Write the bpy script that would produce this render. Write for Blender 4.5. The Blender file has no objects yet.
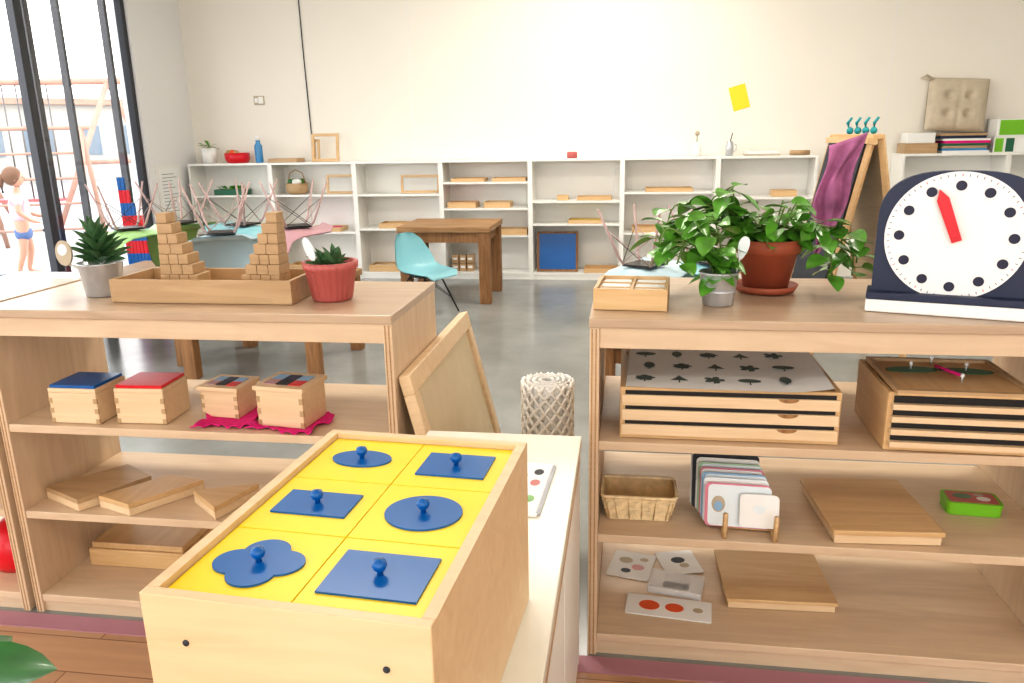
import bpy, bmesh, math, random
from mathutils import Vector, Matrix, Euler
random.seed(7)
pi=math.pi
scene=bpy.context.scene
def lin(c):
    c=c/255.
    return c/12.92 if c<=.04045 else ((c+.055)/1.055)**2.4
def rgb(*c): return (lin(c[0]),lin(c[1]),lin(c[2]),1)
# ------------------------------------------------------------ materials
def newmat(name):
    m=bpy.data.materials.new(name);m.use_nodes=True
    nt=m.node_tree;b=nt.nodes['Principled BSDF'];return m,nt,b
def plain(name,c,rough=.5,metal=0,spec=.5,var=.06,scale=8,bump=0,trans=0,coat=0):
    m,nt,b=newmat(name)
    tc=nt.nodes.new('ShaderNodeTexCoord');n=nt.nodes.new('ShaderNodeTexNoise');n.inputs['Scale'].default_value=scale;n.inputs['Detail'].default_value=4
    nt.links.new(tc.outputs['Object'],n.inputs['Vector'])
    r=nt.nodes.new('ShaderNodeValToRGB');col=rgb(*c)
    r.color_ramp.elements[0].position=.3;r.color_ramp.elements[1].position=.7
    r.color_ramp.elements[0].color=tuple(x*(1-var) for x in col[:3])+(1,)
    r.color_ramp.elements[1].color=tuple(min(1,x*(1+var)) for x in col[:3])+(1,)
    nt.links.new(n.outputs['Fac'],r.inputs['Fac']);nt.links.new(r.outputs['Color'],b.inputs['Base Color'])
    b.inputs['Roughness'].default_value=rough;b.inputs['Metallic'].default_value=metal
    b.inputs['Specular IOR Level'].default_value=spec
    if coat:b.inputs['Coat Weight'].default_value=coat
    if bump:
        bp=nt.nodes.new('ShaderNodeBump');bp.inputs['Strength'].default_value=bump;bp.inputs['Distance'].default_value=.005
        nt.links.new(n.outputs['Fac'],bp.inputs['Height']);nt.links.new(bp.outputs['Normal'],b.inputs['Normal'])
    return m
def wood(name,c1,c2,axis=0,scale=3,stretch=9,rough=.42):
    m,nt,b=newmat(name)
    tc=nt.nodes.new('ShaderNodeTexCoord');mp=nt.nodes.new('ShaderNodeMapping')
    s=[stretch]*3;s[axis]=1;mp.inputs['Scale'].default_value=s
    nt.links.new(tc.outputs['Object'],mp.inputs['Vector'])
    n=nt.nodes.new('ShaderNodeTexNoise');n.inputs['Scale'].default_value=scale;n.inputs['Detail'].default_value=6;n.inputs['Distortion'].default_value=1.4
    nt.links.new(mp.outputs['Vector'],n.inputs['Vector'])
    n2=nt.nodes.new('ShaderNodeTexNoise');n2.inputs['Scale'].default_value=2.2;n2.inputs['Detail'].default_value=3
    nt.links.new(tc.outputs['Object'],n2.inputs['Vector'])
    mx=nt.nodes.new('ShaderNodeMath');mx.operation='MULTIPLY_ADD';mx.inputs[1].default_value=.3
    nt.links.new(n2.outputs['Fac'],mx.inputs[0]);
    m2=nt.nodes.new('ShaderNodeMath');m2.operation='MULTIPLY';m2.inputs[1].default_value=.7
    nt.links.new(n.outputs['Fac'],m2.inputs[0]);nt.links.new(m2.outputs[0],mx.inputs[2])
    r=nt.nodes.new('ShaderNodeValToRGB');r.color_ramp.elements[0].position=.34;r.color_ramp.elements[1].position=.66
    r.color_ramp.elements[0].color=rgb(*c1);r.color_ramp.elements[1].color=rgb(*c2)
    nt.links.new(mx.outputs[0],r.inputs['Fac']);nt.links.new(r.outputs['Color'],b.inputs['Base Color'])
    b.inputs['Roughness'].default_value=rough
    return m
birch=wood('birch_plywood',(204,178,149),(218,194,165))
birch_top=wood('birch_top',(176,152,128),(196,172,147),rough=.3)
birch_v=wood('birch_vertical',(206,179,149),(221,197,169),axis=2)
beech=wood('beech',(202,164,116),(218,184,138),stretch=14)
beech_y=wood('beech_depth',(198,160,114),(214,180,134),axis=1,stretch=14)
beech_l=wood('beech_light',(216,187,149),(229,202,167),stretch=14)
cabw=wood('cabinet_birch',(214,182,142),(225,197,158),stretch=10)
ply_edge=wood('plywood_edge',(150,112,74),(196,160,118),stretch=40,scale=5)
tanwood=wood('tan_blocks',(172,141,104),(191,160,123),stretch=10)
walnut=wood('rustic_wood',(120,84,50),(164,120,78),axis=2,stretch=12,rough=.6)
rustop=wood('rustic_top',(140,104,68),(178,140,98),axis=0,stretch=12,rough=.5)
white_w=plain('white_laminate',(236,235,230),.35,var=.01)
cream=plain('cream_laminate',(230,226,212),.22,var=.02)
wallm=plain('wall_paint',(236,231,221),.75,var=.012,scale=1.2)
wallw=plain('white_wall',(232,232,232),.75,var=.012,scale=1.2)
ceilm=plain('ceiling_paint',(236,236,232),.8,var=.01)
dark_frame=plain('dark_aluminium',(66,68,74),.4,metal=.3)
yellow=plain('yellow_enamel',(244,212,10),.35,var=.01)
blue=plain('blue_enamel',(0,92,164),.3,var=.03)
red=plain('red_paint',(212,22,40),.35,var=.02)
navy=plain('navy_paint',(34,44,72),.5,var=.05)
clockw=plain('clock_white',(240,240,238),.4,var=.01)
inkd=plain('dark_ink',(28,32,60),.5)
black=plain('black_plastic_gap_shade',(22,22,24),.4)
metal=plain('galvanised_metal',(196,199,204),.3,metal=.55,var=.1,scale=30)
chrome=plain('steel_wire',(100,95,92),.35,metal=.7)
terra=plain('terracotta',(158,82,56),.6,var=.07,scale=20)
rosepot=plain('rose_ceramic',(186,98,94),.4,var=.04)
soil=plain('soil',(60,42,30),.95,var=.3,scale=60,bump=.6)
whitecer=plain('white_ceramic',(235,235,232),.3,var=.02)
paper=plain('paper',(240,240,238),.7,var=.01)
magenta=plain('magenta_felt',(222,36,128),.95,var=.1,scale=60)
turq=plain('turquoise_shell',(140,196,206),.35,var=.02)
pinkc=plain('mauve_shell',(188,146,152),.4,var=.02)
greenc=plain('green_shell',(160,200,130),.4,var=.02)
ltblue=plain('pale_blue_shell',(176,202,212),.4,var=.02)
rosewood=plain('rose_leg',(176,150,146),.5,var=.05)
leafm=plain('leaf_green',(88,146,50),.32,var=.4,scale=25,coat=.2)
leafd=plain('leaf_dark',(38,104,40),.3,var=.35,scale=12,coat=.3)
leafa=plain('aloe_green',(74,112,74),.4,var=.25,scale=40)
stemm=plain('stem_green',(100,130,60),.5,var=.1)
wick=plain('wicker',(232,208,166),.6,var=.14,scale=60)
wickd=plain('wicker_dark',(206,176,130),.7,var=.14,scale=60)  # darker wicker for the basket stakes and lining
cushm=plain('cushion_linen',(196,184,164),.9,var=.06,scale=30,bump=.3)
slate=plain('chalkboard',(48,52,60),.6,var=.08)
purple=plain('purple_scarf',(158,96,134),.9,var=.45,scale=7)
teal=plain('teal_plastic',(30,150,155),.4)
matw=plain('woven_mat',(252,251,248),.9,var=.03,scale=120,bump=.4)
beigep=plain('beige_panel',(205,188,158),.7,var=.03,scale=20)
playw=plain('play_timber',(172,134,118),.8,var=.08)
playr=plain('play_red',(180,90,90),.6,var=.05)
playb=plain('play_blue',(110,140,180),.6,var=.05)
greenp=plain('green_card',(120,190,40),.4,var=.05)
greend=plain('green_inset',(30,100,72),.4,var=.05)
chartg=plain('chart_green',(78,92,88),.7,var=.15,scale=60)
orange=plain('orange_print',(226,92,40),.6,var=.1)
pinkt=plain('pink_tape',(172,124,136),.6,var=.05)
skin=plain('skin',(196,146,122),.5,var=.02)
hairm=plain('light_brown_hair',(116,80,56),.7,var=.15,scale=40)
shirtm=plain('white_pink_shirt',(205,184,192),.8,var=.05)
denim=plain('denim',(84,108,152),.85,var=.1,scale=60)
patio=plain('patio_concrete',(160,156,152),.8,var=.06,scale=2)
bldg=plain('pale_render_wall',(168,165,160),.9,var=.05,scale=1)
bldw=plain('building_window',(110,122,134),.4,var=.05)
plastb=plain('blue_bottle',(70,140,190),.2)
edger=plain('pink_edge',(214,130,150),.5);edgeb=plain('blue_edge',(140,180,214),.5);edgeg=plain('green_edge',(170,205,170),.5)
tag=plain('plastic_tag',(225,235,240),.3,var=.03)
tagb=plain('stone_tag',(186,172,150),.6,var=.1)
clear,nt,b=newmat('clear_plastic')
b.inputs['Base Color'].default_value=(.9,.9,.92,1);b.inputs['Roughness'].default_value=.15;b.inputs['Alpha'].default_value=.35
glass,nt,b=newmat('window_glass');nt.nodes.remove(b)
tr=nt.nodes.new('ShaderNodeBsdfTransparent');gl=nt.nodes.new('ShaderNodeBsdfGlossy');gl.inputs['Roughness'].default_value=.02
mx=nt.nodes.new('ShaderNodeMixShader');mx.inputs[0].default_value=.05
nt.links.new(tr.outputs[0],mx.inputs[1]);nt.links.new(gl.outputs[0],mx.inputs[2]);nt.links.new(mx.outputs[0],nt.nodes['Material Output'].inputs[0])
conc,nt,b=newmat('polished_concrete')
tc=nt.nodes.new('ShaderNodeTexCoord');n=nt.nodes.new('ShaderNodeTexNoise');n.inputs['Scale'].default_value=1.6;n.inputs['Detail'].default_value=8;n.inputs['Roughness'].default_value=.6
nt.links.new(tc.outputs['Object'],n.inputs['Vector']);r=nt.nodes.new('ShaderNodeValToRGB')
r.color_ramp.elements[0].position=.3;r.color_ramp.elements[1].position=.72
r.color_ramp.elements[0].color=rgb(120,123,121);r.color_ramp.elements[1].color=rgb(156,158,155)
nt.links.new(n.outputs['Fac'],r.inputs['Fac']);nt.links.new(r.outputs[0],b.inputs['Base Color'])
b.inputs['Roughness'].default_value=.2
lam,nt,b=newmat('laminate_floor')
tc=nt.nodes.new('ShaderNodeTexCoord');br=nt.nodes.new('ShaderNodeTexBrick')
br.inputs['Scale'].default_value=1;br.inputs['Brick Width'].default_value=1.2;br.inputs['Row Height'].default_value=.13;br.inputs['Mortar Size'].default_value=.002
br.inputs['Color1'].default_value=rgb(190,146,112);br.inputs['Color2'].default_value=rgb(202,160,126);br.inputs['Mortar'].default_value=rgb(140,100,74)
nt.links.new(tc.outputs['Object'],br.inputs['Vector'])
mp=nt.nodes.new('ShaderNodeMapping');mp.inputs['Scale'].default_value=(2,30,2);n=nt.nodes.new('ShaderNodeTexNoise');n.inputs['Scale'].default_value=2;n.inputs['Detail'].default_value=6
nt.links.new(tc.outputs['Object'],mp.inputs[0]);nt.links.new(mp.outputs[0],n.inputs['Vector'])
mc=nt.nodes.new('ShaderNodeMixRGB');mc.blend_type='MULTIPLY';mc.inputs[0].default_value=.3
nt.links.new(br.outputs['Color'],mc.inputs[1]);nt.links.new(n.outputs['Fac'],mc.inputs[2]);nt.links.new(mc.outputs[0],b.inputs['Base Color']);b.inputs['Roughness'].default_value=.4

# ------------------------------------------------------------ builder
class B:
    def __init__(s,name,loc=(0,0,0),rot=(0,0,0)):
        s.n=name;s.v=[];s.f=[];s.mi=[];s.sm=[];s.mats=[];s.loc=loc;s.rot=rot
    def _m(s,mat):
        if mat not in s.mats:s.mats.append(mat)
        return s.mats.index(mat)
    def raw(s,vs,fs,mat,smooth=False,M=None):
        o=len(s.v);k=s._m(mat)
        for p in vs:
            p=Vector(p)
            s.v.append(M@p if M else p)
        for f in fs:
            s.f.append([i+o for i in f]);s.mi.append(k);s.sm.append(smooth)
        return s
    def bm(s,bm,mat,M=None,smooth=False):
        bm.verts.index_update()
        vs=[v.co.copy() for v in bm.verts];fs=[[v.index for v in f.verts] for f in bm.faces];bm.free()
        return s.raw(vs,fs,mat,smooth,M)
    def box(s,lo,hi,mat,bev=0,M=None):
        bm=bmesh.new();bmesh.ops.create_cube(bm,size=1)
        c=Vector([(a+b)/2 for a,b in zip(lo,hi)]);d=[abs(b-a) for a,b in zip(lo,hi)]
        for v in bm.verts:v.co=Vector((v.co.x*d[0],v.co.y*d[1],v.co.z*d[2]))
        if bev:bmesh.ops.bevel(bm,geom=bm.edges[:],offset=min(bev,min(d)*.45),segments=2,affect='EDGES',profile=.5)
        T=Matrix.Translation(c)
        return s.bm(bm,mat,(M@T) if M else T)
    def open_box(s,w,d,h,t,mat,bot=.008,bev=.001,botmat=None,mat2=None):
        s.box((-w+t,-d+t,0),(w-t,d-t,bot),botmat or mat)
        s.box((-w,-d,0),(w,-d+t,h),mat,bev).box((-w,d-t,0),(w,d,h),mat,bev)
        m2=mat2 or mat
        return s.box((-w,-d+t,0),(-w+t,d-t,h-.0004),m2).box((w-t,-d+t,0),(w,d-t,h-.0004),m2)
    def lathe(s,prof,mat,c=(0,0,0),seg=32,smooth=True,M=None,ribs=0,ra=0):
        vs=[];fs=[];n=len(prof)
        for j in range(seg):
            a=2*pi*j/seg;k=1+(ra*math.cos(ribs*a) if ribs else 0)
            for r,z in prof:vs.append((c[0]+r*k*math.cos(a),c[1]+r*k*math.sin(a),c[2]+z))
        for j in range(seg):
            j2=(j+1)%seg
            for i in range(n-1):fs.append([j*n+i,j2*n+i,j2*n+i+1,j*n+i+1])
        if prof[0][0]>1e-5:fs.append([j*n for j in range(seg)][::-1])
        if prof[-1][0]>.0009:fs.append([j*n+n-1 for j in range(seg)])
        return s.raw(vs,fs,mat,smooth,M)
    def tube(s,pts,r,mat,seg=8,smooth=True):
        pts=[Vector(p) for p in pts];vs=[];fs=[];n=len(pts)
        rr=r if isinstance(r,(list,tuple)) else [r]*n
        up=Vector((0,0,1))
        for i,p in enumerate(pts):
            t=(pts[min(i+1,n-1)]-pts[max(i-1,0)]).normalized()
            a=t.cross(up)
            if a.length<.05:a=t.cross(Vector((1,0,0)))
            a.normalize();b2=a.cross(t)
            for k in range(seg):
                an=2*pi*k/seg;vs.append(p+(a*math.cos(an)+b2*math.sin(an))*rr[i])
        for i in range(n-1):
            for k in range(seg):
                k2=(k+1)%seg;fs.append([i*seg+k,i*seg+k2,(i+1)*seg+k2,(i+1)*seg+k])
        fs.append(list(range(seg))[::-1]);fs.append([(n-1)*seg+k for k in range(seg)])
        return s.raw(vs,fs,mat,smooth)
    def prism(s,poly,z0,z1,mat,M=None,smooth=False):
        n=len(poly);vs=[(x,y,z0) for x,y in poly]+[(x,y,z1) for x,y in poly]
        fs=[list(range(n))[::-1],list(range(n,2*n))]+[[i,(i+1)%n,n+(i+1)%n,n+i] for i in range(n)]
        return s.raw(vs,fs,mat,smooth,M)
    def sphere(s,c,r,mat,sc=(1,1,1),seg=16,M=None):
        bm=bmesh.new();bmesh.ops.create_uvsphere(bm,u_segments=seg,v_segments=seg//2+2,radius=r)
        T=Matrix.Translation(c)@Matrix.Diagonal((*sc,1))
        return s.bm(bm,mat,(M@T) if M else T,True)
    def leaf(s,p,d,L,W,mat,cup=.25,droop=.2,roll=True):
        d=Vector(d).normalized();side=d.cross(Vector((0,0,1)))
        if side.length<.05:side=Vector((1,0,0))
        side.normalize()
        if roll:side=(side+Vector((random.uniform(-.4,.4),random.uniform(-.4,.4),random.uniform(-.5,.5)))).normalized()
        nrm=side.cross(d).normalized();p=Vector(p);vs=[];fs=[];N=7
        for i in range(N+1):
            t=i/N;w=W*.5*(math.sin(pi*min(1,t**(.75)))**.7 if 0<t<1 else 0.02)
            cpt=p+d*(L*t)+Vector((0,0,-droop*L*t*t))
            for q in(-1,-.5,0,.5,1):vs.append(cpt+side*(w*q)+nrm*(abs(q)**1.5*cup*w))
        for i in range(N):
            for q in range(4):
                a=i*5+q;fs.append([a,a+1,a+6,a+5])
        return s.raw(vs,fs,mat,True)
    def done(s,parent=None,solid=0,sub=0):
        me=bpy.data.meshes.new(s.n);me.from_pydata([tuple(v) for v in s.v],[],s.f)
        for m in s.mats:me.materials.append(m)
        for p,k,sm in zip(me.polygons,s.mi,s.sm):p.material_index=k;p.use_smooth=sm
        me.update()
        o=bpy.data.objects.new(s.n,me);scene.collection.objects.link(o);o.location=s.loc;o.rotation_euler=s.rot
        if parent:o.parent=parent
        if solid:
            m=o.modifiers.new('s','SOLIDIFY');m.thickness=solid;m.offset=0
        return o
def simple(name,lo,hi,mat,bev=0):
    c=[(a+b)/2 for a,b in zip(lo,hi)];b=B(name,c)
    return b.box([a-q for a,q in zip(lo,c)],[a-q for a,q in zip(hi,c)],mat,bev).done()
ell=lambda rx,ry,n=20,cx=0,cy=0:[(cx+rx*math.cos(2*pi*i/n),cy+ry*math.sin(2*pi*i/n)) for i in range(n)]

# ------------------------------------------------------------ room shell
XL,XR,YB,YF,ZC=-4.12,5.0,7.165,-3.5,3.1
simple('floor',(XL-.15,1.665,-.1),(XR+.15,YB+.15,0),conc)
simple('floor_laminate',(XL-.15,YF-.15,-.1),(XR+.15,1.665,0),lam)
simple('trim_1',(-2.8,1.63,0.0),(3.5,1.69,.003),pinkt)
simple('ceiling',(XL-.15,YF-.15,ZC),(XR+.15,YB+.15,ZC+.1),ceilm)
simple('wall_back',(XL-.15,YB,0),(XR+.15,YB+.15,ZC),wallm)
simple('wall_right',(XR,YF,0),(XR+.15,YB,ZC),wallm)
b=B('wall_left');b.box((XL-.15,6.37,0),(XL,YB,ZC),wallw).box((XL-.15,-2.5,2.7),(XL,6.37,ZC),wallw).box((XL-.15,YF,0),(XL,-2.5,ZC),wallw);b.done()
b=B('wall_front');b.box((XL-.15,YF-.15,0),(XR+.15,YF,.7),wallm).box((XL-.15,YF-.15,2.6),(XR+.15,YF,ZC),wallm).box((XL-.15,YF-.15,.7),(-3.2,YF,2.6),wallm).box((4,YF-.15,.7),(XR+.15,YF,2.6),wallm);b.done()
b=B('window_2')
for x in(-3.2,-.8,1.6,3.95):b.box((x,YF-.1,.7),(x+.05,YF-.04,2.6),dark_frame)
b.box((-3.2,YF-.1,.7),(4,YF-.04,.75),dark_frame).box((-3.2,YF-.1,2.55),(4,YF-.04,2.6),dark_frame)
b.done()
b=B('window_1')
for y,w,dx in[(6.32,.05,-.02),(6.19,.035,-.08),(5.64,.025,-.08),(5.30,.05,-.09),(5.12,.075,-.02),(3.4,.07,-.05),(1.8,.07,-.05),(.2,.07,-.05),(-1.2,.07,-.05),(-2.5,.07,-.05)]:
    b.box((XL-.06+dx,y,0),(XL+dx,y+w,2.7),dark_frame,.004)
b.box((XL-.13,-2.5,2.62),(XL,6.37,2.7),dark_frame).box((XL-.13,-2.5,0),(XL,6.37,.05),dark_frame)
b.box((XL-.075,-2.5,.05),(XL-.065,6.3,2.62),glass)
b.done()
simple('baseboard_left',(XL,6.4,0),(XL+.012,6.88,.08),white_w)
b=B('trim_2')
for u in(-1.96,-.35,2.12):b.box((u,YB-.0012,1.0),(u+.004,YB,ZC),wallw)
b.done()
# ------------------------------------------------------------ outside
simple('ground_patio',(-40,-12,-.2),(XL-.15,40,-.05),patio)
for i,(x,y,w,d,h) in enumerate([(-26,20,4,3,3.2),(-22,27,3,3,2.6),(-29,13,4,2.5,2.8)]):
    b=B('distant_building',(x,y,-.05),(0,0,.9))
    b.box((-w,-d,0),(w,d,h),bldg);b.box((-w-.2,-d-.2,h),(w+.2,d+.2,h+.2),playw)
    for k in range(4):b.box((-w+.6+k*w*.5,-d-.03,.9),(-w+1.5+k*w*.5,-d,1.9),bldw)
    b.done()
b=B('swing_set')
for cx,cy in[(-7.3,10.6),(-9.6,10.0)]:
    b.tube([(cx-.5,cy-.9,-.05),(cx,cy,2.1)],.04,playw).tube([(cx+.3,cy+.9,-.05),(cx,cy,2.1)],.04,playw).tube([(cx-.25,cy-.45,1),(cx+.15,cy+.45,1)],.03,playw)
b.tube([(-7.1,10.65,2.1),(-9.8,9.95,2.1)],.045,playw)
for t in(.35,.6):
    x=-7.3-2.3*t;y=10.6-.6*t
    b.tube([(x,y,2.1),(x,y,.5)],.01,chrome).tube([(x-.4,y-.1,2.1),(x-.4,y-.1,.5)],.01,chrome).box((x-.42,y-.2,.46),(x+.02,y+.1,.5),playr)
b.done()
b=B('climbing_frame',(-7.3,8.9,-.05),(0,0,.4))
for x in(-.6,.6):
    b.tube([(x,-.5,0),(x,0,1.5)],.03,playw).tube([(x,.5,0),(x,0,1.5)],.03,playw)
for k in range(1,6):b.tube([(-.6,-.5+.1*k,.3*k),(.6,-.5+.1*k,.3*k)],.016,playw)
b.tube([(-.7,0,1.5),(.7,0,1.5)],.025,playw);b.done()
b=B('play_slide',(-10.6,9.2,-.05),(0,0,.9))
b.box((-.35,-.35,1.0),(.35,.35,1.05),playw)
for x in(-.32,.32):
    for y in(-.32,.32):b.tube([(x,y,0),(x,y,1.7)],.04,playb)
vs=[];
for i in range(9):
    t=i/8;z=1.05-1.0*t+.12*math.sin(pi*t)*(-1);vs+=[(.35+1.5*t,-.25,z+.12),(.35+1.5*t,-.22,z),(.35+1.5*t,.22,z),(.35+1.5*t,.25,z+.12)]
b.raw(vs,[[i*4+k,i*4+4+k,i*4+5+k,i*4+1+k] for i in range(8) for k in range(3)],playr,True);b.done()
b=B('garden_table',(-8.9,7.6,-.05));b.box((-.6,-.4,.5),(.6,.4,.55),slate)
for x in(-.5,.5):
    for y in(-.3,.3):b.box((x-.03,y-.03,0),(x+.03,y+.03,.5),slate)
b.done()
b=B('toy_scooter',(-5.75,6.75,-.05),(0,0,.5))
b.box((-.3,-.05,.08),(.2,.05,.1),slate,.01).tube([(.2,0,.09),(.26,0,.12),(.2,0,.52)],.014,slate).tube([(.2,-.16,.52),(.2,.16,.52)],.014,black)
for x in(-.32,.28):
    b.lathe([(.02,-.015),(.06,-.015),(.06,.015),(.02,.015)],black,M=Matrix.Translation((x,0,.06))@Matrix.Rotation(pi/2,4,'X'),seg=16)
b.done()
def skinned(name,pts,edges,mat,parent,root=0,sub=2):
    me=bpy.data.meshes.new(name);me.from_pydata([p[:3] for p in pts],edges,[]);me.materials.append(mat)
    o=bpy.data.objects.new(name,me);scene.collection.objects.link(o);o.parent=parent
    m=o.modifiers.new('skin','SKIN');m.use_smooth_shade=True
    for i,p in enumerate(pts):
        d=me.skin_vertices[0].data[i];d.radius=(p[3],p[3]);d.use_root=(i==root)
    m=o.modifiers.new('s','SUBSURF');m.levels=sub;m.render_levels=sub
    return o
ch=bpy.data.objects.new('child',None);scene.collection.objects.link(ch);ch.location=(-6.14,7.2,-.05);ch.rotation_euler=(0,0,2.2);ch.scale=(.96,.96,.96)
P=[(0,0,.52,.085),(0,0,.62,.078),(0,0,.74,.084),(0,0,.83,.055),(0,0,.89,.032),(0,-.01,.95,.032),
 (.055,0,.48,.065),(.07,-.04,.28,.042),(.07,.01,.06,.027),(.07,-.03,.02,.026),(.07,-.11,.015,.02),
 (-.055,0,.48,.065),(-.07,.02,.28,.042),(-.07,.09,.07,.027),(-.07,.06,.025,.026),(-.07,-.02,.015,.02),
 (.11,0,.82,.036),(.15,-.02,.68,.028),(.15,-.14,.62,.021),(.15,-.19,.61,.02),
 (-.11,0,.82,.036),(-.16,0,.68,.028),(-.15,-.1,.59,.021),(-.15,-.15,.57,.02)]
E=[(0,1),(1,2),(2,3),(3,4),(4,5),(0,6),(6,7),(7,8),(8,9),(9,10),(0,11),(11,12),(12,13),(13,14),(14,15),(3,16),(16,17),(17,18),(18,19),(3,20),(20,21),(21,22),(22,23)]
for base,sx in((19,1),(23,-1)):
    for k in range(5):
        bx,by,bz=P[base][:3];off=(k-1.5)*.011
        if k==4:a=(bx-sx*.022,by-.012,bz+.004,.007);c=(bx-sx*.03,by-.03,bz-.002,.006)
        else:a=(bx+off,by-.025,bz-.004,.007);c=(bx+off,by-.045-(.006 if k in(1,2) else 0),bz-.016,.006)
        i=len(P);P+= [a,c];E+=[(base,i),(i,i+1)]
skinned('body',P,E,skin,ch)
skinned('shirt',[(0,0,.56,.11),(0,0,.64,.104),(0,0,.75,.11),(0,0,.84,.078),(.11,0,.825,.056),(.145,-.01,.74,.048),(-.11,0,.825,.056),(-.148,0,.74,.048)],[(0,1),(1,2),(2,3),(3,4),(4,5),(3,6),(6,7)],shirtm,ch)
skinned('shorts',[(0,0,.56,.104),(0,0,.51,.102),(.06,0,.46,.084),(.068,-.02,.36,.068),(-.06,0,.46,.084),(-.068,.01,.36,.068)],[(0,1),(1,2),(2,3),(1,4),(4,5)],denim,ch)
b=B('head');b.sphere((0,-.01,1.03),.08,skin,(.88,1,1.15));b.sphere((0,-.092,1.02),.012,skin,(1,1,1.3),8)
for x in(-.03,.03):b.sphere((x,-.081,1.035),.01,black,(1,.5,.8),8)
for x in(-.073,.073):b.sphere((x,-.005,1.02),.016,skin,(.5,1,1.4),8)
b.sphere((0,-.08,.985),.014,pinkc,(1.3,.5,.4),8);b.done(ch)
b=B('hair');b.sphere((0,.016,1.05),.094,hairm,(.98,1,1.08));b.tube([(0,.09,1.06),(0,.13,1.0),(0,.12,.88)],[.03,.035,.012],hairm);b.done(ch)

# ------------------------------------------------------------ bookcases
X0=-4.055;YS=6.885
def bookcase(x,shelves,w=.8):
    b=B('white_bookcase',(x,YS,0));d=.275
    b.box((0,0,0),(.02,d,1.04),white_w).box((w-.02,0,0),(w,d,1.04),white_w).box((0,0,1.04),(w,d,1.06),white_w,.002)
    b.box((.02,d-.008,0.06),(w-.02,d,1.04),white_w).box((.02,.01,0),(w-.02,.03,.042),white_w)
    for z in [.06]+shelves:b.box((.02,.005,z-.018),(w-.02,d-.008,z),white_w)
    return b.done()
SH=[[.43,.77],[.43,.77],[.46,.77],[.40,.64,.87],[.50,.70],[.42,.77],[.42,.72]]
for i in range(7):bookcase(X0+.8*i,SH[i])
bookcase(2.2,[.4,.73]);bookcase(3.0,[.4,.73]);bookcase(3.8,[.4,.73])
def tray(x,y,z,w,d,h,m=beech,name='wooden_tray',fill=None):
    b=B(name,(x,y,z+.001));b.open_box(w/2,d/2,h,.008,m)
    if fill:b.box((-w/2+.02,-d/2+.02,.008),(w/2-.02,d/2-.02,h*.8),fill,.003)
    b.done()
def cx(i,f):return X0+.8*(i+f)
def frame(x,y,z,w,h,m=beech,inner=None,t=.02,name='wooden_frame'):
    b=B(name,(x,y,z),(-.12,0,0))
    b.box((-w/2,0,0),(w/2,.015,t),m).box((-w/2,0,h-t),(w/2,.015,h),m).box((-w/2,0,t),(-w/2+t,.015,h-t),m).box((w/2-t,0,t),(w/2,.015,h-t),m)
    if inner:b.box((-w/2+t,.004,t),(w/2-t,.012,h-t),inner)
    b.done()
yb=YS+.12
for i,f,z,w,d,h,fl in[(0,.45,.43,.3,.2,.03,greenp),(0,.4,.06,.35,.2,.05,tanwood),(2,.5,.46,.4,.2,.045,None),(2,.3,.06,.32,.2,.06,beech_l),(2,.75,.06,.2,.2,.05,None),
 (3,.3,.87,.3,.2,.03,None),(3,.76,.87,.3,.2,.03,None),(3,.22,.64,.26,.18,.05,orange),(3,.62,.64,.24,.18,.05,whitecer),(3,.78,.40,.28,.2,.05,beech_l),(4,.35,.70,.1,.1,.04,None),(4,.7,.70,.3,.2,.03,None),
 (4,.6,.50,.3,.2,.03,yellow),(4,.78,.06,.3,.2,.04,None),(5,.5,.77,.4,.2,.03,None),(5,.3,.42,.3,.2,.05,None),(5,.7,.06,.35,.2,.05,beech_l),(6,.7,.72,.2,.15,.05,tanwood),(6,.4,.42,.35,.2,.04,None),(6,.3,.06,.35,.2,.05,None),(1,.3,.06,.3,.2,.06,None),(1,.6,.43,.3,.2,.04,magenta)]:
    tray(cx(i,f),yb,z,w,d,h,beech,fill=fl)
frame(cx(1,.78),yb,.772,.28,.17);frame(cx(2,.72),yb,.772,.36,.16,beech)
frame(cx(4,.29),yb-.05,.064,.37,.36,walnut,blue,name='blue_framed_board')
b=B('small_wooden_boxes',(cx(3,.2),yb,.061))
for r in range(2):
    for c in range(3):b.box((-.1+c*.07,-.05,r*.075),(-.04+c*.07,.05,r*.075+.07),tanwood,.004).box((-.09+c*.07,-.052,r*.075+.03),(-.05+c*.07,-.05,r*.075+.05),whitecer)
b.done()
def plant(name,loc,prof,potm,leaves,lm,L,W,spread,h,stem=True,ribs=0,extra=None):
    b=B(name,loc);b.lathe(prof,potm,seg=96 if ribs else 48,ribs=ribs,ra=.022 if ribs else 0)
    top=prof[-1][1];rt=max(p[0] for p in prof)*.85;b.lathe([(0.0001,top-.012),(rt,top-.012)],soil)
    for i in range(leaves):
        a=random.uniform(0,2*pi);e=random.uniform(.1,1.3);d=Vector((math.cos(a)*math.cos(e),math.sin(a)*math.cos(e),math.sin(e)))
        base=Vector((random.uniform(-.3,.3)*rt,random.uniform(-.3,.3)*rt,top-.01));tip=base+Vector((d.x*spread,d.y*spread,d.z*h))
        if stem:b.tube([base,(base+tip)/2+Vector((0,0,.02)),tip],.0018,stemm,5);b.leaf(tip,d+Vector((0,0,-.3)),L*random.uniform(.7,1.2),W*random.uniform(.8,1.1),lm)
        else:b.leaf(base,d,L*random.uniform(.7,1.1),W,lm,cup=.8,droop=.1)
    if extra:extra(b)
    return b.done()
plant('potted_houseplant',(cx(0,.2),yb,1.06),[(.06,0),(.075,.14),(.07,.14)],whitecer,14,leafm,.05,.03,.06,.05)
b=B('red_round_basket',(cx(0,.55),yb,1.06));b.lathe([(.09,0),(.11,.03),(.115,.09),(.105,.09),(.09,.02)],red,ribs=18)
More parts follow.
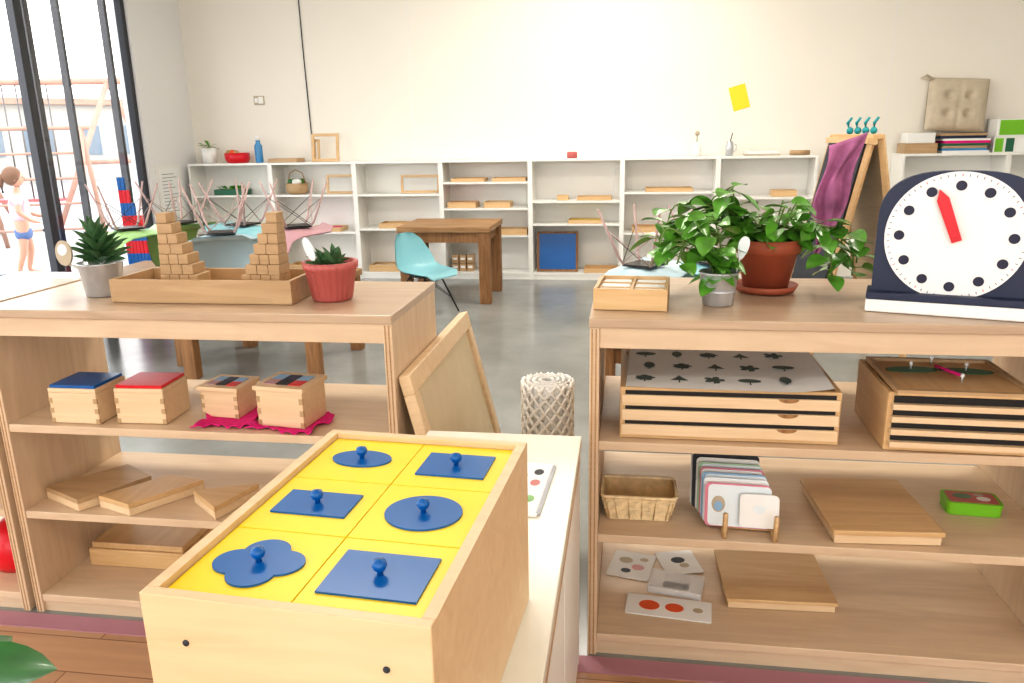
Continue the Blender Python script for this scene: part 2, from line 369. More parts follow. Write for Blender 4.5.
for i in range(8):b.sphere((random.uniform(-.06,.06),random.uniform(-.06,.06),.09),.03,[greenp,orange,tanwood][i%3],seg=8)
b.done()
b=B('water_bottle',(cx(0,.82),yb,1.06));b.lathe([(.033,0),(.036,.01),(.036,.15),(.02,.18),(.02,.2)],plastb);b.lathe([(.022,.2),(.022,.235),(.01,.24)],whitecer);b.done()
tray(cx(1,.15),yb,1.06,.28,.18,.035,tanwood)
frame(cx(1,.62),yb,1.062,.26,.25,beech,t=.025);frame(cx(1,.5),yb+.03,1.062,.06,.2,beech)
b=B('small_basket',(cx(1,.25),yb,.771));b.lathe([(.07,0),(.1,.02),(.1,.1),(.09,.1),(.085,.02)],tanwood,ribs=20)
for i in range(10):b.sphere((random.uniform(-.05,.05),random.uniform(-.05,.05),.11),.03,[leafm,whitecer,leafd][i%3],seg=8)
b.tube([(-.09,0,.09),(-.06,0,.19),(0,0,.22),(.06,0,.19),(.09,0,.09)],.006,tanwood);b.done()
b=B('toy_box_greens',(cx(0,.45),yb,.771))
b.box((-.15,-.08,0),(.15,.08,.05),greend,.004)
for i in range(14):b.leaf((random.uniform(-.12,.12),random.uniform(-.06,.06),.05),(random.uniform(-1,1),random.uniform(-1,1),1),.06,.03,leafm)
b.done()
b=B('red_tin',(cx(4,.45),yb,1.06));b.lathe([(.045,0),(.045,.05),(.04,.055)],rosepot);b.done()
b=B('white_vase',(cx(5,.78),yb,1.06));b.lathe([(.03,0),(.04,.03),(.035,.08),(.02,.1),(.022,.12)],whitecer)
b.tube([(0,0,.1),(0,0,.18)],.004,stemm);b.sphere((0,0,.19),.02,tagb);b.done()
b=B('metal_pitcher',(cx(6,.12),yb,1.06));b.lathe([(.03,0),(.035,.08),(.025,.1),(.028,.12)],metal);b.tube([(.03,0,.1),(.055,0,.09),(.055,0,.05),(.034,0,.03)],.004,metal);b.tube([(0,0,.1),(.02,0,.19)],.004,black);b.done()
b=B('paper_tray',(cx(6,.45),yb,1.06));b.box((-.14,-.1,0),(.14,.1,.012),tagb).box((-.13,-.09,.012),(.12,.09,.035),whitecer,.004);b.done()
b=B('clipboard_roll',(cx(6,.84),yb,1.06));b.lathe([(.02,0),(.02,.16)],tanwood,M=Matrix.Translation((-.08,0,.02))@Matrix.Rotation(pi/2,4,'Y'));b.done()
b=B('yellow_wall_note',(.92,YB-.002,1.54),(0,-.28,0));b.box((-.07,-.002,-.1),(.07,0,.1),yellow);b.done()
b=B('light_switch',(-3.42,YB-.006,1.62));b.box((-.05,-.006,-.04),(.05,.006,.04),tagb,.003).box((.0,-.02,-.03),(.045,-.006,.03),white_w,.003).box((-.04,-.009,-.02),(-.01,-.006,.02),paper);b.done()
b=B('wall_cable');b.tube([(-2.96,YB-.008,ZC),(-2.95,YB-.008,2),(-2.93,YB-.008,1.06)],.005,slate);b.done()
b=B('wall_notice_board',(XL+.001,6.47,.59))
b.box((0,0,0),(.012,.38,.47),white_w,.002).box((.012,.03,.03),(.0135,.35,.44),paper)
for i in range(12):b.box((.0135,.06,.06+i*.03),(.014,.06+random.uniform(.12,.26),.064+i*.03),slate)
b.done()
b=B('number_rods',(-3.86,5.74,0),(0,0,.15))
for k in range(9):
    L=10-(k*7)//9
    for j in range(L):b.box((k*.028-.12,-.0125,j*.1+.002),(k*.028-.095,.0125,j*.1+.102),[red,blue][(j)%2])
b.done()
b=B('low_white_bench',(-3.72,4.3,0));b.box((-.36,-.4,.37),(.36,.4,.40),slate).box((-.36,-.4,.40),(.36,.4,.43),white_w,.004)
for x in(-.3,.3):
    for y in(-.33,.33):b.box((x-.025,y-.025,0),(x+.025,y+.025,.37),slate)
b.done()
b=B('stack_of_books',(2.68,yb-.02,1.06))
cols=[paper,plastb,tanwood,greend,magenta,white_w,navy,tanwood];z=0
for i in range(8):
    h=random.uniform(.015,.022);b.box((-.19+random.uniform(-.02,.02),-.1,z),(.15+random.uniform(-.02,.02),.1,z+h),cols[i],.002);z+=h+.0005
ztop=z
b.done()
b=B('white_card_box',(2.34,yb-.01,1.06));b.box((-.13,-.1,0),(.12,.1,.08),tanwood,.004).box((-.11,-.09,.08),(.1,.09,.16),whitecer,.006);b.done()
b=B('green_package',(3.08,yb,1.06))
b.box((-.2,-.1,0),(.22,.1,.12),whitecer,.003)
for i in range(5):b.box((-.19+i*.08,-.102,.005),(-.13+i*.08,-.1,.11),[greenp,greend,paper,navy,greenp][i])
b.box((-.19,-.1,.12),(.22,.1,.26),whitecer,.003).box((-.17,-.102,.135),(.05,-.1,.25),greenp).box((.07,-.102,.135),(.2,-.1,.25),greend);b.done()
bm=bmesh.new();bmesh.ops.create_grid(bm,x_segments=28,y_segments=28,size=.5)
b=B('tufted_cushion',(2.63,YB-.085,1.06+ztop+.222),(pi/2-.12,.05,0))
def cush(u,v,sg):
    e=max(0,(1-(2*u)**4))*max(0,(1-(2*v)**4));t=.06*e**.4
    for bx in(-.17,.17):
        for by in(-.17,.17):t-=.045*math.exp(-((u-bx)**2+(v-by)**2)/.004)
    t-=.008*(math.exp(-(u*u)/.002)+math.exp(-(v*v)/.002))
    return sg*max(t,.004)
for sg in(1,-1):
    vs=[(v.co.x*.46,v.co.y*.42,cush(v.co.x,v.co.y,sg)) for v in bm.verts]
    b.raw(vs,[[v.index for v in f.verts][::sg] for f in bm.faces],cushm,True)
bm.free()
b.tube([(-.2,.2,0),(-.26,.225,.02),(-.3,.2,.02),(-.24,.19,.03),(-.2,.2,.02)],.01,cushm);b.done()
# ------------------------------------------------------------ tables & chairs
def table(x0,y0,x1,y1,h,leg=.07,tk=.04,name='wooden_table'):
    mx,my=(x0+x1)/2,(y0+y1)/2;b=B(name,(mx,my,0));w,d=(x1-x0)/2,(y1-y0)/2
    b.box((-w,-d,h-tk),(w,d,h),rustop,.005)
    for sx in(-1,1):
        for sy in(-1,1):
            a,c=sx*(w-leg/2-.01),sy*(d-leg/2-.01);b.box((a-leg/2,c-leg/2,0),(a+leg/2,c+leg/2,h-tk),walnut,.004)
    for sy in(-1,1):b.box((-w+leg,sy*(d-.05)-.012,h-tk-.08),(w-leg,sy*(d-.05)+.012,h-tk),walnut)
    for sx in(-1,1):b.box((sx*(w-.05)-.012,-d+leg,h-tk-.08),(sx*(w-.05)+.012,d-leg,h-tk),walnut)
    b.done()
table(-1.76,5.8,-1.03,6.42,.6,.085,.045)
table(-2.40,3.76,-1.60,4.52,.5)
table(-3.2,4.0,-2.50,4.76,.5)
table(-.13,3.3,.62,4.0,.40)
def chair(loc,rz,mat,up=False,legm=rosewood,sc=1):
    b=B('child_shell_chair',loc,(pi if up else 0,0,rz))
    prof=[(.20,.285,.13,.0),(.17,.305,.17,.01),(.09,.30,.19,.02),(-.02,.29,.2,.04),(-.11,.30,.2,.07),(-.165,.35,.195,.08),(-.19,.43,.175,.055),(-.205,.51,.14,.04),(-.21,.565,.09,.02),(-.212,.58,.04,.01)]
    N=10;vs=[];fs=[]
    for i,(y,z,w,cu) in enumerate(prof):
        bk=max(0,min(1,(i-3)/3))
        for k in range(N+1):
            u=-1+2*k/N;vs.append((u*w,y+cu*u*u*bk*1.3,z+cu*u*u*(1-bk*.6)))
    for i in range(len(prof)-1):
        for k in range(N):
            a=i*(N+1)+k;fs.append([a,a+1,a+N+2,a+N+1])
    b.raw(vs,fs,mat,True);b.raw([Vector(v)-Vector((0,-.006 if v[2]>.35 else 0,.006)) for v in vs],[f[::-1] for f in fs],mat,True)
    for sx in(-1,1):
        for sy in(-1,1):
            b.tube([(sx*.07,sy*.07,.28),(sx*.09,sy*.09,.25),(sx*.17,sy*.17,.0)],[.007,.007,.0055],legm)
            b.tube([(sx*.08,sy*.08,.27),(-sx*.14,sy*.14,.1)],.002,legm,6);b.tube([(sx*.08,sy*.08,.27),(sx*.14,-sy*.14,.1)],.002,black,6)
    b.box((-.08,-.08,.272),(.08,.08,.283),black)
    if sc!=1:b.v=[v*sc for v in b.v]
    b.done()
chair((-1.47,5.5,0),-pi/2-.5,turq,legm=black)
S=.92;UPZ=.5+.584*S
for l,r,m,zz in[((-2.2,4.0),.4,ltblue,0),((-1.9,4.3),2.2,pinkc,0),((-2.75,4.5),1.2,greenc,0),((-2.9,4.2),2.4,greenc,0),((-2.28,4.4),-1.8,turq,0),((.08,3.6),2.6,ltblue,-.1),((.4,3.7),.5,turq,-.1)]:
    chair((l[0],l[1],UPZ+zz),r,m,True,sc=S)
# ------------------------------------------------------------ shelving units
def unit(x0,x1,y0,y1,top,shelves):
    b=B('plywood_shelving_unit',((x0+x1)/2,(y0+y1)/2,0));w=(x1-x0)/2;d=(y1-y0)/2;t=.022
    b.box((-w,-d,0),(-w+t,d,top-.022),birch_v,.002).box((w-t,-d,0),(w,d,top-.022),birch_v,.002)
    b.box((-w-.002,-d-.004,top-.022),(w+.002,d+.004,top),birch_top,.003)
    b.box((-w+t,-d+.004,top-.07),(w-t,-d+.022,top-.022),birch,.001)
    b.box((-w+t,d-.022,top-.07),(w-t,d-.004,top-.022),birch)
    for z in shelves:
        b.box((-w+t,-d+.003,z-.022),(w-t,d-.003,z),birch,.002)
        if z<.1:b.box((-w+t,-d+.01,0),(w-t,-d+.03,z-.022),birch)
    for e in(-w,w-t):b.box((e+.004,-d-.0012,.0),(e+.007,-d,top-.025),ply_edge).box((e+.013,-d-.0012,.0),(e+.016,-d,top-.025),ply_edge)
    return b.done()
unit(-1.62,-.54,1.70,2.12,.87,[.56,.31,.055])
unit(-2.72,-1.64,1.70,2.12,.87,[.56,.31,.055])
unit(-.08,1.02,1.70,2.22,.87,[.575,.335,.06])
T=.871
b=B('sorting_box',(.015,1.87,T),(0,0,-.08));w,d,h=.085,.09,.05
b.open_box(w,d,h,.007,beech)
b.box((-.003,-d+.007,.008),(.003,d-.007,h-.005),beech).box((-w+.007,-.033,.008),(-.003,-.027,h-.006),beech).box((-w+.007,.027,.008),(-.003,.033,h-.006),beech).box((.003,-.033,.008),(w-.007,-.027,h-.006),beech).box((.003,.027,.008),(w-.007,.033,h-.006),beech)
for x in(-.041,.041):
    for y in(-.057,0,.057):b.box((x-.035,y-.022,.009),(x+.035,y+.022,.042),paper,.002)
b.done()
# ------- vines
def vine(b,pts,n,L,W,mat,sp=.02):
    pts=[Vector(p) for p in pts];seg=len(pts)-1;path=[]
    for i in range(seg):
        p0=pts[max(i-1,0)];p1=pts[i];p2=pts[i+1];p3=pts[min(i+2,seg)]
        for k in range(6):
            t=k/6;path.append(.5*((2*p1)+(p2-p0)*t+(2*p0-5*p1+4*p2-p3)*t*t+(3*p1-p0-3*p2+p3)*t**3))
    path.append(pts[-1]);b.tube(path,.0022,stemm,5)
    for i in range(n):
        q=path[int((i+.9)/n*(len(path)-1))];a=random.uniform(0,2*pi)
        d=Vector((math.cos(a),math.sin(a)-.3,random.uniform(-.5,.5)));s=q+d.normalized()*sp
        b.tube([q,s],.0014,stemm,4);b.leaf(s,d+Vector((0,0,-.2)),L*random.uniform(.7,1.25),W*random.uniform(.8,1.2),mat)
b=B('terracotta_potted_plant',(.35,2.03,T))
b.lathe([(.05,0),(.072,.004),(.08,.02),(.074,.02),(.06,.01)],terra);b.lathe([(.054,.01),(.073,.10),(.08,.102),(.082,.135),(.074,.135),(.07,.11)],terra,seg=48);b.lathe([(.0001,.118),(.073,.118)],soil)
for k in range(11):
    a=2*pi*k/11+.3;r=random.uniform(.05,.11);vine(b,[(0,0,.11),(math.cos(a)*r*.5,math.sin(a)*r*.5,.16),(math.cos(a)*r,math.sin(a)*r,random.uniform(.17,.23))],6,.05,.042,leafm)
for tx,ty,tz in[(.13,-.02,.1),(.15,.03,.04),(.18,-.05,.05),(.16,-.02,.09),(.13,-.06,.05),(.19,-.04,.08)]:
    vine(b,[(.02,0,.12),(.08,ty*.5,.17),(tx,ty,(tz+.14)/1.5),(tx+.015,ty,tz)],11,.052,.042,leafm)
for tx,ty,tz in[(-.2,-.02,.14),(-.17,-.06,.19),(-.13,.02,.22),(-.22,.03,.2),(-.1,-.03,.24),(-.18,.04,.12),(-.24,.0,.16)]:
    vine(b,[(-.02,0,.12),(-.08,0,.2),(tx,ty,tz+.02),(tx-.03,ty,tz-.04)],12,.056,.048,leafm)
b.done()
b=B('metal_bucket_plant',(.215,1.865,T));b.lathe([(.034,0),(.036,.002),(.045,.075),(.048,.078),(.045,.08),(.042,.07)],metal,seg=40)
b.lathe([(.039,.03),(.0405,.032),(.0415,.036)],metal);b.lathe([(.0001,.068),(.043,.068)],soil)
for pts in[[(-.01,0,.07),(-.04,0,.13),(-.08,-.02,.15),(-.10,-.03,.10)],[(0,0,.07),(-.03,-.01,.17),(-.07,.02,.21)],[(0,0,.07),(-.05,.03,.12),(-.11,.03,.13),(-.12,.02,.09)],[(0,0,.07),(0,.02,.15),(-.02,.02,.21)],[(0,0,.07),(-.02,.03,.13),(-.05,.03,.18)],[(0,0,.07),(-.06,0,.14),(-.12,.0,.18),(-.14,0,.14)]]:
    vine(b,pts,11,.052,.044,leafm)
b.tube([(.035,-.01,.06),(.045,-.01,.12)],.0015,whitecer)
b.prism([(.012*math.cos(t)*(1+.35*math.sin(t)),.028*math.sin(t)) for t in [i*pi/8 for i in range(16)]],-.001,.001,tag,Matrix.Translation((.05,-.012,.135))@Euler((pi/2,.2,0)).to_matrix().to_4x4())
b.done()
b=B('succulent_in_bucket',(-1.40,1.89,T));b.lathe([(.043,0),(.045,.002),(.056,.085),(.059,.088),(.056,.09),(.052,.08)],metal,seg=40);b.lathe([(.0001,.078),(.053,.078)],soil)
for i in range(46):
    a=i*2.4;e=.35+.95*(i/46);d=(math.cos(a)*math.cos(e),math.sin(a)*math.cos(e),math.sin(e))
    b.leaf((d[0]*.012,d[1]*.012,.08+.06*(i/46)),d,.085*random.uniform(.7,1.1),.026,leafa,cup=.7,droop=.1)
M=Matrix.Translation((-.07,-.04,.118))@Euler((pi/2-.2,-.3,0)).to_matrix().to_4x4()
b.prism(ell(.024,.034,20),-.003,.003,tagb,M)
b.prism(ell(.014,.015,16,0,.009),.003,.004,whitecer,M);b.tube([(-.065,-.038,.09),(-.04,-.02,.07)],.003,whitecer)
b.done()
b=B('block_tray',(-1.065,1.885,T));b.open_box(.245,.095,.06,.011,tanwood,.01,.002,beech);b.done()
def stair(name,x,sgn):
    b=B(name,(x,1.885,T+.011));s=.0262
    for r in range(8):
        wd=(.118-.0125*r);n=max(1,round(wd/.03))
        for k in range(n):
            xa=k*wd/n;xb=(k+1)*wd/n
            lo,hi=(xa,xb) if sgn>0 else(-xb,-xa)
            b.box((lo+.0006,-.035+.002*r,r*s),(hi-.0006,.035-.002*r,(r+1)*s-.0006),tanwood,.0015)
    b.done()
stair('stair_blocks',-1.205,1);stair('stair_blocks',-.875,-1)
plant('aloe_in_ribbed_pot',(-.745,1.87,T),[(.046,0),(.05,.004),(.063,.078),(.067,.08),(.069,.098),(.062,.098),(.06,.085)],rosepot,60,leafa,.07,.02,0,0,stem=False,ribs=24,
 extra=lambda b:(b.prism([(.012*math.cos(t),.032*math.sin(t)) for t in [i*pi/8 for i in range(16)]],-.001,.001,tag,Matrix.Translation((-.045,-.02,.13))@Euler((pi/2,-.35,0)).to_matrix().to_4x4()),b.tube([(-.04,-.02,.1),(-.03,-.015,.09)],.002,tag)))
# ------- clock
ck=(.703,1.80,T);b=B('teaching_clock',ck,(0,0,-.30))
b.box((-.167,-.045,0),(.24,.05,.028),clockw,.004);b.box((-.167,-.043,.028),(.24,.048,.044),navy,.003)
hw=.158;H1=.288
pts=[(-hw,0)]+[(-hw*math.copysign(abs(math.cos(t))**.7,math.cos(t)),.17+(H1-.17)*abs(math.sin(t))**.7) for t in [i*pi/24 for i in range(25)]]+[(hw,0)]
M=Matrix.Translation((0,0,.02))@Matrix.Rotation(pi/2,4,'X')
b.prism(pts[::-1],-.02,.012,navy,M)
fc=Matrix.Translation((-.005,-.0122,.170))@Matrix.Rotation(pi/2,4,'X')
circ=lambda r,n=48:ell(r,r,n)
b.prism(circ(.137,64),0,.006,clockw,fc)
for i in range(12):
    a=i*pi/6;b.prism([(x+.108*math.cos(a),y+.108*math.sin(a)) for x,y in circ(.0105,20)],.006,.0075,inkd,fc)
for i in range(60):
    a=i*pi/30;R2=Matrix.Rotation(a,4,'Z');b.prism([(.127,-.0007),(.132,-.0007),(.132,.0007),(.127,.0007)],.006,.0067,inkd if i%5 else red,fc@R2)
hm=fc@Matrix.Rotation(.38,4,'Z')
b.prism([(-.010,-.010),(.010,-.010),(.012,.085),(0,.108),(-.012,.085)],.010,.015,red,hm)
b.prism(circ(.006,20),.006,.018,red,fc);b.done()
# ------- easel
b=B('chalkboard_easel',(1.17,4.42,0),(0,0,-1.42));H=1.23
for sx in(-.24,.24):
    b.tube([(sx,-.27,0),(sx,-.02,H)],.02,beech,4,False);b.tube([(sx,.27,0),(sx,.02,H)],.02,beech,4,False)
M=Matrix.Translation((0,-.137,.62))@Euler((-math.atan(.25/H),0,0)).to_matrix().to_4x4()
b.box((-.22,-.03,-.35),(.22,-.012,.58),slate,0,M).box((-.26,-.034,.58),(.26,.012,.61),beech,0,M).box((-.26,-.06,-.39),(.26,.01,-.35),beech,0,M)
M=Matrix.Translation((0,.137,.62))@Euler((math.atan(.25/H),0,0)).to_matrix().to_4x4()
b.box((-.22,.0,-.3),(.22,.02,.58),beech_l,0,M)
b.box((-.26,-.03,H-.015),(.26,.03,H+.01),beech,.004);b.done()
b=B('draped_scarf',(1.01,4.08,1.25))
vs=[];fs=[];N,Mm=26,26
for j in range(Mm):
    for i in range(N):
        t=j/(Mm-1);u=i/(N-1);wd=.16*(1-.25*t+.2*math.sin(t*5))
        vs.append((.03-t*.08+(u-.5)*wd+.018*math.sin(t*8+u*2),-.022*math.sin(u*11+t*4+math.sin(t*6))*(.5+t*.8),-.52*t*(1+.16*math.sin(u*5+1))-.06*(1-u)*(1-t)))
for j in range(Mm-1):
    for i in range(N-1):
        a=j*N+i;fs.append([a,a+1,a+N+1,a+N])
b.raw(vs,fs,purple,True);b.done(solid=.006)
b=B('teal_clips',(1.15,4.25,1.245),(0,0,-.7))
for k in range(4):
    b.tube([(-.06+k*.04,0,0),(-.075+k*.045,0,.05),(-.055+k*.045,0,.075)],[.012,.009,.006],teal);b.sphere((-.06+k*.04,0,.012),.018,teal,seg=8)
b.done()
# ------- LU items
def lidbox(name,x,y,z,w,d,h,top,rz=0,multi=False,lip=.006):
    b=B(name,(x,y,z),(0,0,rz))
    b.box((-w,-d,0),(w,d,h),beech_l,.002)
    for s in(-1,1):
        for k in range(6):
            if k%2==0:
                x0,x1=sorted((s*(w-.010),s*(w+.0005)));b.box((x0,-d-.0006,h*k/6),(x1,-d+.004,h*(k+1)/6),tanwood)
    b.box((-w-lip,-d-lip,h),(w+lip,d+lip,h+.012),beech_l,.002)
    if multi:
        k=0
        for i in range(3):
            for j in range(2):
                b.box((-w*.8+i*w*.54,-d*.7+j*d*.7,h+.012),(-w*.8+(i+1)*w*.54-.003,-d*.7+(j+1)*d*.7-.003,h+.014),[pinkc,edgeb,slate,navy,red,edgeb][k]);k+=1
    elif top:b.box((-w+.004,-d+.004,h+.012),(w-.004,d-.004,h+.02),top,.001)
    b.done()
zA=.5615
lidbox('blue_topped_wooden_box',-1.415,1.785,zA,.068,.062,.083,blue,lip=0)
lidbox('red_topped_wooden_box',-1.24,1.80,zA,.067,.062,.083,red,.04,lip=0)
def cloth(name,x,y,z,w,d,rz):
    b=B(name,(x,y,z),(0,0,rz));n=18;vs=[];fs=[]
    for j in range(n):
        for i in range(n):
            u=i/(n-1)-.5;v=j/(n-1)-.5;e=max(abs(u),abs(v));vs.append((u*w*(1+.12*math.sin(v*9)),v*d*(1+.1*math.sin(u*11)),.001+.012*abs(math.sin(u*17+v*9))*max(0,e-.36)/.14))
    for j in range(n-1):
        for i in range(n-1):
            a=j*n+i;fs.append([a,a+1,a+n+1,a+n])
    b.raw(vs,fs,magenta,True);b.done(solid=.002)
cloth('magenta_cloth',-1.015,1.80,zA,.15,.15,.1);cloth('magenta_cloth',-.84,1.785,zA,.17,.15,-.2)
lidbox('trinomial_cube_box',-1.045,1.845,zA+.003,.054,.05,.072,None,-.1,True)
lidbox('trinomial_cube_box',-.85,1.80,zA+.003,.065,.058,.095,None,-.12,True)
zB=.3115
def slab(name,poly,z,h,mat=beech,edge=beech_l):
    b=B(name,(0,0,z));b.prism(poly,0,h*.6,edge);b.prism(poly,h*.6+.001,h,mat);b.done()
sh=lambda P,dx:[(x+dx,y) for x,y in P]
slab('triangle_puzzle_box',sh([(-1.555,1.78),(-1.41,1.715),(-1.30,1.88),(-1.42,1.95)],-.036),zB,.034,tanwood)
slab('triangle_puzzle_box',sh([(-1.375,1.745),(-1.26,1.705),(-1.14,1.87),(-1.255,1.89)],-.03),zB,.034,beech_y)
slab('triangle_puzzle_box',sh([(-1.14,1.80),(-1.03,1.71),(-.98,1.86)],-.02),zB,.036)
simple('flat_wooden_box',(-1.56,1.86,.056),(-1.25,2.06,.11),beech,.003)
simple('flat_wooden_box',(-1.55,1.865,.111),(-1.26,2.05,.13),beech_y,.003)
b=B('red_toy',(-1.78,1.86,.056));b.lathe([(.07,0),(.09,.03),(.08,.1),(.04,.14),(.01,.15)],red);b.done()
b=B('red_toy',(-1.85,1.82,.312));b.lathe([(.05,0),(.07,.02),(.07,.06),(.02,.08)],rosepot);b.done()
# ------- leaning frame
b=B('leaning_framed_board',(-.335,2.07,0),(0,-math.atan2(.175,.72),0));L=.74;hd=.35
b.box((-.03,-hd,0),(0,hd,.05),beech_l,.003).box((-.03,-hd,L-.05),(0,hd,L),beech_l,.003).box((-.03,-hd,.05),(0,-hd+.04,L-.05),beech_l,.003).box((-.03,hd-.04,.05),(0,hd,L-.05),beech_l,.003)
b.box((-.022,-hd+.04,.05),(-.012,hd-.04,L-.05),beigep);b.done()
# ------- rolled mat
b=B('rolled_woven_mat',(-.225,2.17,0));N=120;K=96;vs=[];fs=[]
for i in range(N):
    a=i/N*2*pi*3.2;r=.014+.056*i/N
    for z in range(K):
        zz=z/(K-1)*.575;rr_=r+.004*math.sin(z*pi/3+(i%2)*pi);vs.append((rr_*math.cos(a),rr_*math.sin(a),zz))
for i in range(N-1):
    for z in range(K-1):
        k=i*K+z;fs.append([k,k+K,k+K+1,k+1])
b.raw(vs,fs,matw,True)
for k in range(14):
    for sg in(-1,1):
        b.tube([(.0745*math.cos(2*pi*k/14+sg*q*.2),.0745*math.sin(2*pi*k/14+sg*q*.2),.005+.565*q/30) for q in range(31)],.0032,matw,5)
b.done(solid=.004)
# ------- RU shelf A
zR=.5765
b=B('leaf_card_cabinet',(.235,1.895,zR));w,d=.245,.165
b.open_box(w,d,.125,.012,beech,.008,.002,None,beech_y)
for k in range(3):
    z=.010+k*.036
    b.box((-w+.004,-d-.008,z),(w-.004,-d-.0005,z+.026),beech_l,.002)
    b.box((-w+.012,-d-.002,z+.026),(w-.012,-d-.0008,z+.036),black)  # black strip stands in for the shade in the gap between drawers
    b.prism([(.022*math.cos(t),.022*math.sin(t)*.4) for t in [-q*pi/12 for q in range(13)]],0,.001,walnut,Matrix.Translation((0.13,-d-.0082,z+.026))@Matrix.Rotation(pi/2,4,'X'))
b.box((-w+.012,-d+.012,.112),(w-.012,d-.012,.118),beech_y)
b.done()
b=B('leaf_shape_chart',(.235,1.885,zR+.127),(0,0,-.03))
n=16;vs=[];fs=[]
for i in range(n):
    u=i/(n-1);x=-.228+u*.456;z=.001+.012*max(0,(u-.75)/.25)**2
    vs+=[(x,-.165,z),(x,.17,z)]
for i in range(n-1):fs.append([2*i,2*i+2,2*i+3,2*i+1])
b.raw(vs,fs,paper,True);b.raw([(v[0],v[1],v[2]-.001) for v in vs],fs,paper,True)
for j in range(3):
    for i in range(5):
        x=-.185+i*.08+(.01 if j==1 else 0);y=-.11+j*.105;k=(i*2+j*3)%5;zt=.0022+.006*max(0,(i-3.3))
        if k==0:poly=[(x+.021*math.cos(t)*(1+.18*math.cos(7*t)),y+.012+.019*math.sin(t)*(1+.15*math.sin(5*t))) for t in [q*pi/20 for q in range(40)]]
        elif k==1:poly=[(x+.026*math.cos(t),y+.012+.013*math.sin(t)) for t in [q*pi/12 for q in range(24)]]
        elif k==2:poly=[(x-.02,y),(x+.02,y),(x+.008,y+.018),(x,y+.036),(x-.008,y+.018)]
        elif k==3:poly=[(x+.013*math.cos(t),y+.014+.024*math.sin(t)) for t in [q*pi/12 for q in range(24)]]
        else:poly=[(x+(.012+.013*abs(math.cos(2.5*t)))*math.cos(t),y+.01+(.012+.013*abs(math.cos(2.5*t)))*math.sin(t)) for t in [q*pi/20 for q in range(40)]]
        b.prism(poly,zt,zt+.0006,chartg);b.prism([(x-.0015,y-.018),(x+.0015,y-.018),(x+.0015,y+.004),(x-.0015,y+.004)],zt,zt+.0005,slate)
b.done()
b=B('inset_tray_cabinet',(.725,1.84,zR),(0,0,-.03));w,d=.15,.13
b.open_box(w,d,.135,.01,beech,.008,.002,None,beech_y)
for k in range(4):
    z=.012+k*.029;b.box((-w+.008,-d-.016,z),(w-.008,-d-.0005,z+.013),beech_l,.001);b.box((-w+.012,-d-.003,z+.013),(w-.012,-d-.001,z+.029),black)  # black strips colour in the shade of the slots between trays
b.box((-w+.012,-d-.022,.1355),(w-.012,d-.015,.140),beech_y)
for s in(-1,1):b.box((s*(w-.017)-.006,-d-.022,.140),(s*(w-.017)+.006,d-.015,.147),tanwood)
b.box((-w+.023,-d-.022,.140),(w-.023,-d-.010,.147),tanwood).box((-w+.023,d-.027,.140),(w-.023,d-.015,.147),tanwood)
lf=lambda s:[(s*1.4*math.cos(t),s*.5*math.sin(t)) for t in [q*pi/10 for q in range(20)]]
b.prism(lf(.042),0,.002,greend,Matrix.Translation((-.058,.03,.1405))@Matrix.Rotation(.1,4,'Z')).prism(lf(.042),0,.002,greend,Matrix.Translation((.06,.03,.1405))@Matrix.Rotation(-.1,4,'Z'))
b.tube([(0,.05,.146),(.03,-.02,.146)],.004,magenta)
for x,y in((-.06,.03),(.06,.03),(.0,.08),(.02,-.06)):b.tube([(x,y,.14),(x,y,.155)],.002,metal);b.sphere((x,y,.157),.005,whitecer,seg=8)
b.done()
# ------- RU shelf B
zS=.3365
def rr(w,d,r,n=6):
    out=[]
    for a_,c_,a0 in((w-r,d-r,0),(-w+r,d-r,pi/2),(-w+r,-d+r,pi),(w-r,-d+r,1.5*pi)):
        for k in range(n+1):a=a0+k*pi/2/n;out.append((a_+r*math.cos(a),c_+r*math.sin(a)))
    return out
b=B('woven_basket',(.04,1.835,zS))
base=rr(.078,.052,.012,4);b.prism(base,0,.004,wick)
per=[];n=len(base)
for i in range(n):
    p,q=base[i],base[(i+1)%n];L_=math.hypot(q[0]-p[0],q[1]-p[1]);m=max(1,round(L_/.015))
    for k in range(m):per.append((p[0]+(q[0]-p[0])*k/m,p[1]+(q[1]-p[1])*k/m))
if len(per)%2:per.pop()
n=len(per)
for lv in range(5):
    z=.003+lv*.012;s=1+lv*.035;vs=[]
    for i,(x,y) in enumerate(per):
        k=s*(1+(.03 if (i+lv)%2 else -.02));vs+=[(x*k,y*k,z),(x*k,y*k,z+.0108)]
    b.raw(vs,[[2*i,2*((i+1)%n),2*((i+1)%n)+1,2*i+1] for i in range(n)],wick)
for i,(x,y) in enumerate(per):
    if i%2:b.tube([(x,y,.003),(x*1.16,y*1.16,.06)],.0022,wickd,4)
top=[(x*1.17,y*1.17,.064) for x,y in base];b.tube(top+[top[0]],.0045,wick,6)
inner=[(x*.95,y*.95,.004) for x,y in base]+[(x*1.1,y*1.1,.062) for x,y in base];n=len(base)
b.raw(inner,[[i,(i+1)%n,n+(i+1)%n,n+i] for i in range(n)],wickd);b.done()
b=B('card_holder',(.30,1.80,zS),(0,0,-.05))
for x in(-.055,.06):b.tube([(x,-.09,.006),(x,.07,.006)],.006,beech,6).tube([(x,-.085,0),(x,-.09,.065)],.006,beech,6)
b.tube([(-.055,-.04,.006),(.06,-.04,.006)],.005,beech,6)
cc=[paper,edger,tag,edgeb,edger,edgeg,paper,slate,paper]
